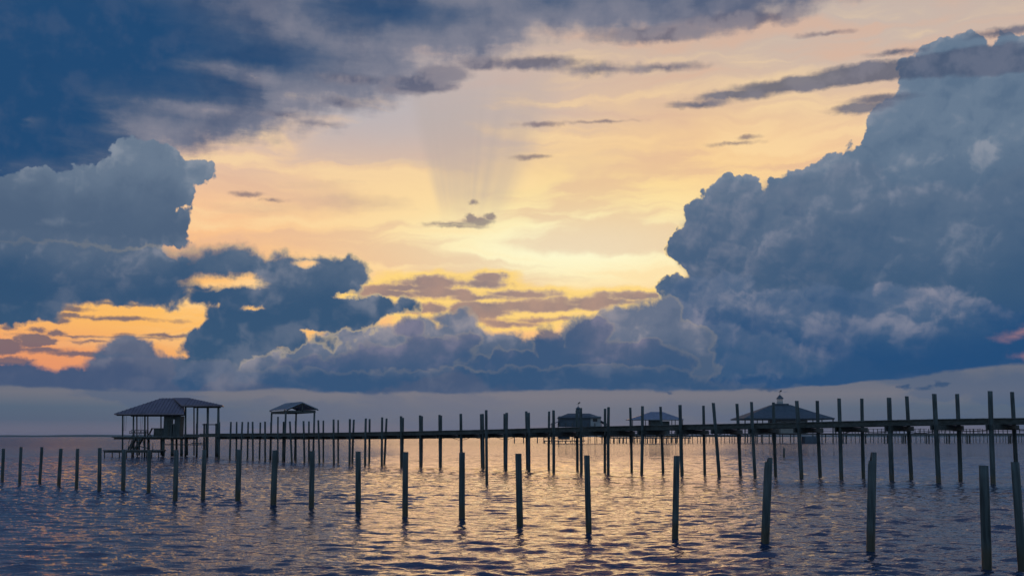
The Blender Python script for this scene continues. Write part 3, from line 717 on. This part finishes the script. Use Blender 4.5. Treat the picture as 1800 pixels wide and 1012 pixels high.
mb = MB(); pxbox(mb, 198, 766.8, 323, 768.6, D0, -0.4, 6.6); mb.build('deck', M_DECK, bh)
mb = MB(); pxbox(mb, 200, 768.7, 321, 771.8, D0, 0.0, 0.1); pxbox(mb, 200, 768.7, 321, 771.8, D0, 3.0, 3.1); pxbox(mb, 200, 768.7, 321, 771.8, D0, 6.0, 6.1); mb.build('joist', M_BEAM, bh)
# shed under the left roof: plank walls round a dark inside, with a window and a door
sh = MB(); pxbox(sh, 283, 730.5, 299.4, 766.7, D0, 0.8, 0.9); pxbox(sh, 303.2, 730.5, 312.4, 766.7, D0, 0.8, 0.9); pxbox(sh, 299.4, 730.5, 303.2, 737, D0, 0.8, 0.9)
pxbox(sh, 299.4, 744, 303.2, 766.7, D0, 0.8, 0.9); pxbox(sh, 283, 730.5, 284.2, 766.7, D0, 0.9, 2.6); pxbox(sh, 311.2, 730.5, 312.4, 766.7, D0, 0.9, 2.6)
pxbox(sh, 283, 730.5, 293, 766.7, D0, 2.6, 2.7); pxbox(sh, 299.5, 730.5, 312.4, 766.7, D0, 2.6, 2.7); pxbox(sh, 293, 744, 299.5, 766.7, D0, 2.6, 2.7); pxbox(sh, 293, 730.5, 299.5, 736, D0, 2.6, 2.7)
shed = sh.build('shed_wall', M_WALL, bh)
fr = MB(); pxbox(fr, 298.8, 736.2, 299.5, 744.8, D0, 0.74, 0.80); pxbox(fr, 303.1, 736.2, 303.8, 744.8, D0, 0.74, 0.80); pxbox(fr, 299.5, 736.2, 303.1, 737, D0, 0.74, 0.80); pxbox(fr, 299.5, 744, 303.1, 744.8, D0, 0.74, 0.80)
fr.build('window_frame', M_PALE, bh)
dr = MB(); pxbox(dr, 290.5, 738, 296, 766.6, D0, 0.73, 0.79); dr.build('door', M_BEAM, bh)
mb = MB()
for i in range(8): px = 284.5 + i * 3.9; (pxbox(mb, px, 731, px + 0.35, 766.5, D0, 0.765, 0.80) if not (289 < px < 304) else None)
mb.build('batten', M_WALL, bh)
cb = MB(); pxbox(cb, 265.5, 753.4, 282.5, 766.7, D0, 0.9, 2.0); c_ = tag(cb.build('storage_cabinet', M_WALL, None), 'low storage cabinet with an overhanging top beside the boathouse shed', 'cabinet')
ct = MB(); pxbox(ct, 262.5, 751.9, 284, 753.3, D0, 0.7, 2.2); ct.build('countertop', M_DECK, c_)
cd = MB(); pxbox(cd, 267, 755, 273.4, 765.4, D0, 0.86, 0.895); pxbox(cd, 274.4, 755, 281, 765.4, D0, 0.86, 0.895); cd.build('door', M_BEAM, c_)
# porch swing hung from the roof
sw = thing('porch_swing', 'slatted wooden porch swing hanging from the boathouse roof', 'swing', (bp(232, 760).x, D0 + 2.2, bp(232, 760).z))
mb = MB(); pxbox(mb, 217.6, 760.6, 246.8, 761.8, D0, 1.9, 2.6); mb.build('seat', M_BEAM, sw)
mb = MB(); pxbox(mb, 217.6, 754.6, 246.8, 755.6, D0, 2.55, 2.62); pxbox(mb, 217.6, 758.6, 246.8, 759.3, D0, 2.55, 2.62)
for i in range(10): px = 218 + i * 3.08; pxbox(mb, px, 755.0, px + 0.75, 761.8, D0, 2.60, 2.64)
mb.build('backrest', M_BEAM, sw)
for px in (217.6, 246.0):
    mb = MB(); pxbox(mb, px, 757, px + 0.9, 757.8, D0, 1.95, 2.6); pxbox(mb, px, 757.8, px + 0.9, 761.5, D0, 1.95, 2.03); mb.build('armrest', M_BEAM, sw)
    mb = MB(); a = at(px + 0.4, 757, D0 + 2); mb.tube(a, Vector((a.x, D0 + 2, at(0, 728.5, D0).z)), 0.018, n=6); a2 = a + Vector((0, 0.6, 0)); mb.tube(a2, Vector((a2.x, a2.y, at(0, 728.5, D0).z)), 0.018, n=6); mb.build('chain', M_DARK, sw)
# reclining deck chair by the third post
ch = thing('deck_chair', 'slatted deck chair by the third post of the boathouse deck', 'chair', (bp(250, 766.8).x, D0 + 1.6, bp(250, 766.8).z))
z0 = at(0, 766.7, D0).z; x0 = bp(248, 766).x
mb = MB(); mb.beam((x0 - 0.1, D0 + 1.6, z0 + 0.42), (x0 + 0.5, D0 + 1.6, z0 + 0.30), 0.55, 0.04); mb.build('seat', M_BEAM, ch)
mb = MB(); mb.beam((x0 + 0.48, D0 + 1.6, z0 + 0.28), (x0 + 0.85, D0 + 1.6, z0 + 1.1), 0.55, 0.04); mb.build('backrest', M_BEAM, ch)
for s_ in (-0.27, 0.27):
    mb = MB(); mb.beam((x0 - 0.08, D0 + 1.6 + s_, z0), (x0 - 0.08, D0 + 1.6 + s_, z0 + 0.6), 0.05, 0.08); mb.build('leg', M_BEAM, ch)
    mb = MB(); mb.beam((x0 + 0.7, D0 + 1.6 + s_, z0), (x0 + 0.45, D0 + 1.6 + s_, z0 + 0.35), 0.05, 0.08); mb.build('leg', M_BEAM, ch)
    mb = MB(); mb.beam((x0 - 0.15, D0 + 1.6 + s_, z0 + 0.61), (x0 + 0.62, D0 + 1.6 + s_, z0 + 0.61), 0.1, 0.03); mb.build('armrest', M_BEAM, ch)
# lower landing on short posts, and the stairs down to it
mb = MB(); pxbox(mb, 186.8, 790.2, 288, 792.0, D0, -1.2, 0.9)
mb.build('lower_deck', M_DECK, bh)
mb = MB(); pxbox(mb, 188, 792.1, 287, 794.8, D0, -1.1, -1.0); pxbox(mb, 188, 792.1, 287, 794.8, D0, 0.7, 0.8); mb.build('joist', M_BEAM, bh)
for px in (188.5, 202, 214.5, 227, 236, 246, 254, 262, 271, 283): px_post(px, 792, px, 804, D0, 1.9, bh, name='pile', dy=-0.9)
def stair(px_top, px_bot, parent):
    a = at(px_top, 769, D0); b_ = at(px_bot, 790, D0); s_ = thing_part = None
    mb = MB()
    for y in (-0.35, 0.45): mb.beam(Vector((a.x, D0 + y, a.z)), Vector((b_.x, D0 + y, b_.z)), 0.06, 0.22)
    n = 7
    for i in range(n):
        t_ = (i + 0.5) / n; c = a.lerp(b_, t_); mb.box(c.x - 0.16, c.x + 0.16, D0 - 0.32, D0 + 0.42, c.z + 0.04, c.z + 0.09)
    o = mb.build('stairs', M_BEAM, parent)
    hr = MB()
    for i in range(3):
        c = a.lerp(b_, i / 2); hr.tube(Vector((c.x, D0 - 0.4, c.z)), Vector((c.x, D0 - 0.4, c.z + 0.9)), 0.035, n=6)
    hr.beam(Vector((a.x, D0 - 0.4, a.z + 0.9)), Vector((b_.x, D0 - 0.4, b_.z + 0.9)), 0.05, 0.07); hr.build('handrail', M_BEAM, o)
stair(238.5, 227, bh); stair(249.5, 238, bh)
for px in (246, 264, 271): 
    px_post(px, 778 if px > 250 else 770, px, 791, D0, 1.3, bh, name='rail_post', dy=-0.5)
mb = MB(); mb.beam(at(246, 784, D0), at(260, 787.5, D0), 0.05, 0.1); mb.beam(at(251, 770, D0), at(254, 789, D0), 0.06, 0.1); mb.build('brace', M_BEAM, bh)
# boat lift beams between the piles of the bay
mb = MB(); pxbox(mb, 288, 780.2, 361, 781.8, D0, 0.5, 0.65); pxbox(mb, 324, 778.2, 344, 779.4, D0, 2.8, 2.95); pxbox(mb, 344.5, 744.6, 373, 746.2, D0, 2.7, 2.85); mb.build('lift_beam', M_BEAM, bh)
mb = MB(); pxbox(mb, 321, 762.5, 384, 764.2, D0, 0.4, 2.0); pxbox(mb, 321, 764.3, 384, 767.6, D0, 0.5, 0.6); pxbox(mb, 321, 764.3, 384, 767.6, D0, 1.7, 1.8); mb.build('catwalk', M_DECK, bh)

# ------------------------------------------------------------------ small gabled shelter behind the pier
DS = 112.0
gs = thing('gabled_shelter', 'small open gabled shelter on four posts standing behind the dense left end of the pier', 'shelter', (at(516, 767, DS).x, DS + 3, 0))
def prism(pl, apl, pr, D, backdx, depth, ye, yr, name, m, parent, th=0.10):
    A = at(pl, ye, D); B = at(pr, ye, D); P0 = at(apl, yr, D); off = Vector((backdx, depth, 0))
    mb = MB(); mb.slab([A, P0, P0 + off, A + off], th); mb.slab([P0, B, B + off, P0 + off], th)
    sm = mb
    for side_, q in ((A, P0), (B, P0)):
        for i in range(1, 12):
            t_ = off * (i / 12); sm.beam(side_ + t_ + Vector((0, 0, 0.03)), q + t_ + Vector((0, 0, 0.03)), 0.05, 0.05)
    mb.build(name, m, parent); return A, B, P0, off
bdx = at(474.5, 717, DS + 6).x - at(504.5, 717.5, DS).x
A, B, P0, OFF = prism(503.5, 531.5, 559.4, DS, bdx, 6.0, 718.2, 706.0, 'roof', M_ROOF2, gs)
dn = Vector((0, 0, 0.30))
for o_ in (Vector((0, 0.1, 0)), OFF * 0.97):
    mb = MB(); mb.beam(A + o_ - dn + Vector((0.2, 0, 0)), B + o_ - dn - Vector((0.3, 0, 0)), 0.12, 0.26); mb.beam(P0 + o_ - Vector((0, 0, 0.1)), (A + B) / 2 + o_ - dn, 0.12, 0.14)
    mb.beam(A + o_ - Vector((0, 0, .14)), P0 + o_ - Vector((0, 0, .14)), 0.10, 0.13); mb.beam(B + o_ - Vector((0, 0, .14)), P0 + o_ - Vector((0, 0, .14)), 0.10, 0.13); mb.build('truss', M_BEAM, gs)
mb = MB(); mb.beam(A + Vector((0.25, 0, -0.3)), A + Vector((0.25, 0, -0.3)) + OFF, 0.12, 0.26); mb.beam(B + Vector((-0.35, 0, -0.3)), B + Vector((-0.35, 0, -0.3)) + OFF, 0.12, 0.26); mb.build('eave_beam', M_BEAM, gs)
for q in (A + Vector((-0.08, 0.1, 0)), B + Vector((-0.42, 0.1, 0)), A + OFF + Vector((0.3, -0.1, 0)), B + OFF + Vector((-0.35, -0.1, 0))):
    mb = MB(); mb.tube((q.x, q.y, -1.2), (q.x, q.y, q.z - 0.35), 0.115, 0.10, 10); mb.build('post', M_PILE, gs, smooth=True)
mb = MB(); mb.beam((A.x + 0.0, DS + 1, P0.z - 1.25), (A.x + 0.35, DS + 1, P0.z - 1.2), 0.12, 0.10); mb.build('lamp_bracket', M_DARK, gs)

# ------------------------------------------------------------------ far waterfront: houses and walkways beyond the pier
DF = 405.0
def F(px, py, dy=0.0):
    v = at(px, py, DF); v.y += dy; return v
def fbox(mb, x0, y0, x1, y1, d0, d1): return pxbox(mb, x0, y0, x1, y1, DF, d0, d1)
def fpost(parent, px, y0, y1, w, dy=0.0, name='post'):
    a = at(px, y1, DF); b_ = at(px, y0, DF); a.y += dy; b_.y += dy; r_ = w / FPX * DF / 2
    mb = MB(); mb.tube(a, b_, r_, r_, 8); return mb.build(name, M_FAR, parent)
# house with cupola and raised middle
fa = thing('pier_house', 'far grey house on pilings with a raised middle storey, cupola and weathervane', 'house', (F(1016, 770).x, DF + 6, 0))
mb = MB(); fbox(mb, 983, 731, 1056.5, 749.5, 1.0, 11); wa = mb.build('wall', M_SHING, fa)
mb = MB(); fbox(mb, 1038.5, 731, 1056, 748.6, 0.85, 0.98); wb = mb.build('pale_wall', M_PALE, fa)
mb = MB(); fbox(mb, 1042.5, 735.5, 1050, 740.5, 0.7, 0.84); mb.build('window', M_DARK, wb)
mb = MB(); a = F(981.5, 733); b_ = F(1057.5, 731.5); p0 = F(1000, 726.3); p1 = F(1038, 725.6)
A_ = [Vector((a.x, DF, a.z)), Vector((b_.x, DF, a.z)), Vector((p1.x, DF + 6, p1.z)), Vector((p0.x, DF + 6, p1.z))]
mb.slab(A_, 0.3); mb.slab([Vector((b_.x, DF + 12, a.z)), Vector((a.x, DF + 12, a.z)), A_[3], A_[2]], 0.3); mb.slab([Vector((a.x, DF + 12, a.z)), A_[0], A_[3]], 0.3); mb.slab([A_[1], Vector((b_.x, DF + 12, a.z)), A_[2]], 0.3)
rf = mb.build('roof', M_SHING, fa)
for s_, x0_, x1_ in ((-1, 968.5, 983), (1, 1056.5, 1066)):
    a = F(x0_, 745 if s_ < 0 else 744); b_ = F(x1_, 739.5 if s_ < 0 else 743)
    if s_ < 0: pts = [Vector((a.x, DF - 0.5, a.z)), Vector((b_.x, DF - 0.5, b_.z)), Vector((b_.x, DF + 12, b_.z)), Vector((a.x, DF + 12, a.z))]
    else:
        a = F(1056.5, 738.5); b_ = F(1067, 744.2); pts = [Vector((a.x, DF - 0.5, a.z)), Vector((b_.x, DF - 0.5, b_.z)), Vector((b_.x, DF + 12, b_.z)), Vector((a.x, DF + 12, a.z))]
    mb = MB(); mb.slab(pts, 0.3); mb.build('side_roof', M_SHING, fa)
mb = MB(); fbox(mb, 1014.5, 717, 1021.5, 726.5, 5, 6.6); cu = mb.build('cupola', M_SHING, fa)
mb = MB(); a = F(1013, 717.4); b_ = F(1022.8, 717.4); c_p = F(1018, 713)
q = [Vector((a.x, DF + 4.6, a.z)), Vector((b_.x, DF + 4.6, a.z)), Vector((b_.x, DF + 7, a.z)), Vector((a.x, DF + 7, a.z))]; ap = Vector((c_p.x, DF + 5.8, c_p.z))
mb.add(q + [ap], [(0, 1, 4), (1, 2, 4), (2, 3, 4), (3, 0, 4), (3, 2, 1, 0)]); mb.build('cupola_roof', M_SHING, cu)
def vane(parent, px, y0, y1, dy):
    a = F(px, y1, dy); b_ = F(px, y0, dy); mb = MB(); mb.tube(a, b_, 0.09, 0.06, 6)
    h = (b_.z - a.z); m_ = a.z + h * 0.72
    mb.beam((a.x - 0.55, a.y, m_), (a.x + 0.65, a.y, m_), 0.06, 0.10); mb.add([(a.x + .3, a.y - .03, m_ + .05), (a.x + 1.0, a.y - .03, m_ + .45), (a.x + .6, a.y - .03, m_ + .75), (a.x - .1, a.y - .03, m_ + .4),
        (a.x + .3, a.y + .03, m_ + .05), (a.x + 1.0, a.y + .03, m_ + .45), (a.x + .6, a.y + .03, m_ + .75), (a.x - .1, a.y + .03, m_ + .4)], [(0, 1, 2, 3), (7, 6, 5, 4), (0, 4, 5, 1), (1, 5, 6, 2), (2, 6, 7, 3), (3, 7, 4, 0)])
    mb.build('weathervane', M_DARK, parent)
vane(cu, 1018, 706.5, 713.5, 5.8)
for px in (970, 981, 995, 1006, 1023, 1034, 1046, 1058, 1066): fpost(fa, px, 743, 779, 1.4, 0.5)
for px in (974, 990, 1012, 1028, 1040, 1052, 1062): fpost(fa, px, 762, 778, 1.2, 8, 'pile')
mb = MB(); fbox(mb, 964, 762.5, 1070, 765, -1, 11); mb.build('deck', M_FAR, fa)
mb = MB(); fbox(mb, 983, 765.2, 1002, 772, 1, 6); fbox(mb, 1010, 765.2, 1022, 770, 2, 7); mb.build('storage_locker', M_SHING, fa)
mb = MB(); fbox(mb, 955, 773.6, 1028, 775.2, -3, 0); mb.build('lower_deck', M_FAR, fa)
for px in range(957, 1028, 9): fpost(fa, px, 774, 779, 1.2, -2.8, 'pile')
# hipped gazebo
fb = thing('gazebo', 'far hipped gazebo with a blue-grey metal roof, left of the big pavilion', 'gazebo', (F(1154, 770).x, DF + 5, 0))
roofpart(1105.5, 1144, 1165, 1202, 736.5, 723.4, True, True, 'roof', M_ROOF2, fb, DF, 12, seam=1.6, th=0.25)
mb = MB(); fbox(mb, 1145.5, 737.5, 1163, 762, 2, 9); fbox(mb, 1163, 739.5, 1179, 762, 3, 9); mb.build('wall', M_WALL, fb)
for px in (1112.5, 1135, 1143, 1181.5, 1187.5, 1200.5): fpost(fb, px, 737, 778, 1.4, 0.8)
for px in (1109, 1121, 1129, 1150, 1156, 1169, 1175, 1193): fpost(fb, px, 763, 777.5, 1.3, 3, 'pile')
mb = MB(); fbox(mb, 1104, 761.6, 1204, 763.8, 0, 11); mb.build('deck', M_FAR, fb)
mb = MB(); fbox(mb, 1108, 755.8, 1146, 756.5, 0.7, 0.9); fbox(mb, 1108, 759, 1146, 759.6, 0.7, 0.9); fbox(mb, 1179, 755.8, 1201, 756.5, 0.7, 0.9); mb.build('railing', M_FAR, fb)
# the big pavilion
fc = thing('pavilion', 'large far pavilion with a broad dark hipped roof crowned by a small lantern and weathervane', 'pavilion', (F(1388, 770).x, DF + 12, 0))
x0, x1 = F(1308, 734).x, F(1468, 734).x; ze = F(0, 734.6).z; zr = F(0, 709.6).z; zm = ze + (zr - ze) * 0.42; dpt = 26
xa, xb = F(1366, 722).x, F(1408, 722).x
def ringp(x0, x1, y0, y1, z): return [Vector((x0, y0, z)), Vector((x1, y0, z)), Vector((x1, y1, z)), Vector((x0, y1, z))]
r0 = ringp(x0, x1, DF, DF + dpt, ze); m0 = ringp(F(1338, 722).x, F(1437, 722).x, DF + 7, DF + dpt - 7, zm + 0.4); rt = ringp(xa + 1, xb - 1, DF + 11, DF + dpt - 11, zr)
rb = ringp(x0 + .2, x1 - .2, DF + .2, DF + dpt - .2, ze - 0.45)
mb = MB(); mb.add(r0 + m0 + rt + rb, [(i, (i + 1) % 4, 4 + (i + 1) % 4, 4 + i) for i in range(4)] + [(4 + i, 4 + (i + 1) % 4, 8 + (i + 1) % 4, 8 + i) for i in range(4)] + [(8, 9, 10, 11)] + [(12 + i, 12 + (i + 1) % 4, (i + 1) % 4, i) for i in range(4)] + [(15, 14, 13, 12)])
rfc = mb.build('roof', M_SHING, fc)
mb = MB(); fbox(mb, 1374.5, 707.4, 1399, 710.6, 10.4, 15.6); mb.build('ridge_platform', M_SHING, rfc)
mb = MB()
for px in (1381.8, 1385.5, 1389.2):
    for dy in (11.8, 13.6): a = F(px, 707.4, dy); mb.tube(a, F(px, 698.0, dy), 0.13, n=6)
fbox(mb, 1381, 703.5, 1390, 707.4, 11.7, 13.7); lant = mb.build('lantern', M_PALE, fc)
mb = MB(); a = F(1380, 698.6); b_ = F(1391.3, 698.6); z2 = F(0, 690.8).z
q = ringp(a.x, b_.x, DF + 11.2, DF + 14.2, a.z); xm = (a.x + b_.x) / 2; qm = ringp(xm - 0.5, xm + 0.5, DF + 12.3, DF + 13.1, a.z + 1.2); mb.add(q + qm + [Vector((xm, DF + 12.7, z2))], [(i, (i + 1) % 4, 4 + (i + 1) % 4, 4 + i) for i in range(4)] + [(4 + i, 4 + (i + 1) % 4, 8) for i in range(4)] + [(3, 2, 1, 0)])
mb.build('lantern_roof', M_SHING, lant)
vane(lant, 1385.6, 683.8, 691.5, 12.7)
mb = MB(); fbox(mb, 1373, 735.8, 1427, 762, 6, 20); mb.build('wall', M_PALE, fc)
mb = MB(); fbox(mb, 1415, 744, 1424, 761.8, 5.8, 5.98); fbox(mb, 1380, 741, 1388, 748, 5.8, 5.98); mb.build('door', M_DARK, fc)
mb = MB(); fbox(mb, 1309.5, 735.6, 1466, 737.0, 0.4, 0.9); mb.build('eave_beam', M_FAR, fc)
for px in (1310.5, 1320.5, 1332, 1341.5, 1353, 1372, 1430, 1446, 1465.5): fpost(fc, px, 736, 779, 2.3 if px in (1310.5, 1465.5) else 1.8, 0.8)
for px in (1316, 1326, 1337, 1347, 1360, 1366, 1378, 1385, 1392, 1398, 1406, 1438, 1454): fpost(fc, px, 763, 778, 1.7, 8 if px % 2 else 2, 'pile')
mb = MB(); fbox(mb, 1306, 761, 1470, 763.6, 0, 24); mb.build('deck', M_FAR, fc)
mb = MB()
for y in (752.5, 756.5): fbox(mb, 1309, y, 1372, y + 0.8, 0.6, 0.8); fbox(mb, 1428, y, 1467, y + 0.8, 0.6, 0.8)
mb.build('railing', M_FAR, fc)
mb = MB(); fbox(mb, 1413, 767, 1436, 778.6, -2, 3); mb.build('boat_shed', M_SHING, fc)
# walkways
def walkway(name, label, px0, px1, ydeck, D, step, wpx, ybot, rail=None, seed=1, pair=0.0, group=None, th=2.2):
    rg = random.Random(seed); root = thing(name, label, 'walkway', (at((px0 + px1) / 2, 767, D).x, D, 0), group)
    mb = MB(); pxbox(mb, px0, ydeck, px1, ydeck + th, D, 0, 2.6); mb.build('deck', M_FAR, root)
    px = px0 + 2; r_ = wpx / FPX * D / 2; cnt = 0
    while px < px1 and cnt < 96:
        for s_ in ((0, pair) if pair else (0,)):
            a = at(px + s_, ybot, D); b_ = at(px + s_ + rg.uniform(-0.3, 0.3), ydeck - (rg.uniform(4, 9) if rail and rg.random() < 0.5 else 0), D); dy = 0.1 if not s_ else 2.5
            a.y += dy; b_.y += dy; a.z -= 0.8
            mb = MB(); mb.tube(a, b_, r_, r_ * .9, 8); mb.build('pile', M_FAR, root); cnt += 1
        px += step * rg.uniform(0.7, 1.35)
    if rail:
        mb = MB(); px = px0 + 1
        for y in rail: 
            x_ = px0
            while x_ < px1:
                L_ = rg.uniform(30, 90); pxbox(mb, x_, y, min(x_ + L_, px1), y + 0.7, D, 0.1, 0.2); x_ += L_ + rg.choice((0, 0, 6, 14))
        x_ = px0
        while x_ < px1: pxbox(mb, x_, min(rail), x_ + 0.8, ydeck, D, 0.1, 0.25); x_ += rg.uniform(5, 9)
        mb.build('railing', M_FAR, root)
    return root
walkway('walkway', 'low far walkway on short pilings left of the cupola house', 902, 970, 766.2, 430, 12.5, 1.9, 777, seed=2)
walkway('walkway', 'far thin-legged walkway running from the cupola house to the big pavilion', 1060, 1306, 764.6, 420, 6.4, 1.3, 777.3, rail=(758.5,), seed=3)
walkway('walkway', 'far railed walkway on thin pilings running from the big pavilion to the right edge', 1468, 1850, 761.2, 440, 6.2, 1.3, 775.5, rail=(753.2, 757), seed=4)
walkway('walkway', 'far heavier dock on thick paired pilings, in front of the railed walkway', 1480, 1840, 762.0, 396, 34, 2.8, 778.6, seed=6, pair=9, th=3.0)
walkway('walkway', 'low far boat dock crowded with pilings between the cupola house and the gazebo', 1068, 1215, 768.0, 400, 7.4, 2.0, 778.4, seed=8)

# ------------------------------------------------------------------ air
def build_haze():
    mb = MB(); mb.box(-12700, 12700, -12700, 12700, -4.0, 40)
    m = bpy.data.materials.new('evening_haze'); m.use_nodes = True; nt = m.node_tree; nt.nodes.clear()
    v = nt.nodes.new('ShaderNodeVolumePrincipled'); v.inputs['Color'].default_value = (0.62, 0.74, 0.95, 1); v.inputs['Density'].default_value = 4e-5
    o = nt.nodes.new('ShaderNodeOutputMaterial'); nt.links.new(v.outputs[0], o.inputs['Volume'])
    h = mb.build('haze', m); h['kind'] = 'stuff'; h['label'] = 'thin evening haze over the water'; h['category'] = 'haze'
    return h
build_haze()
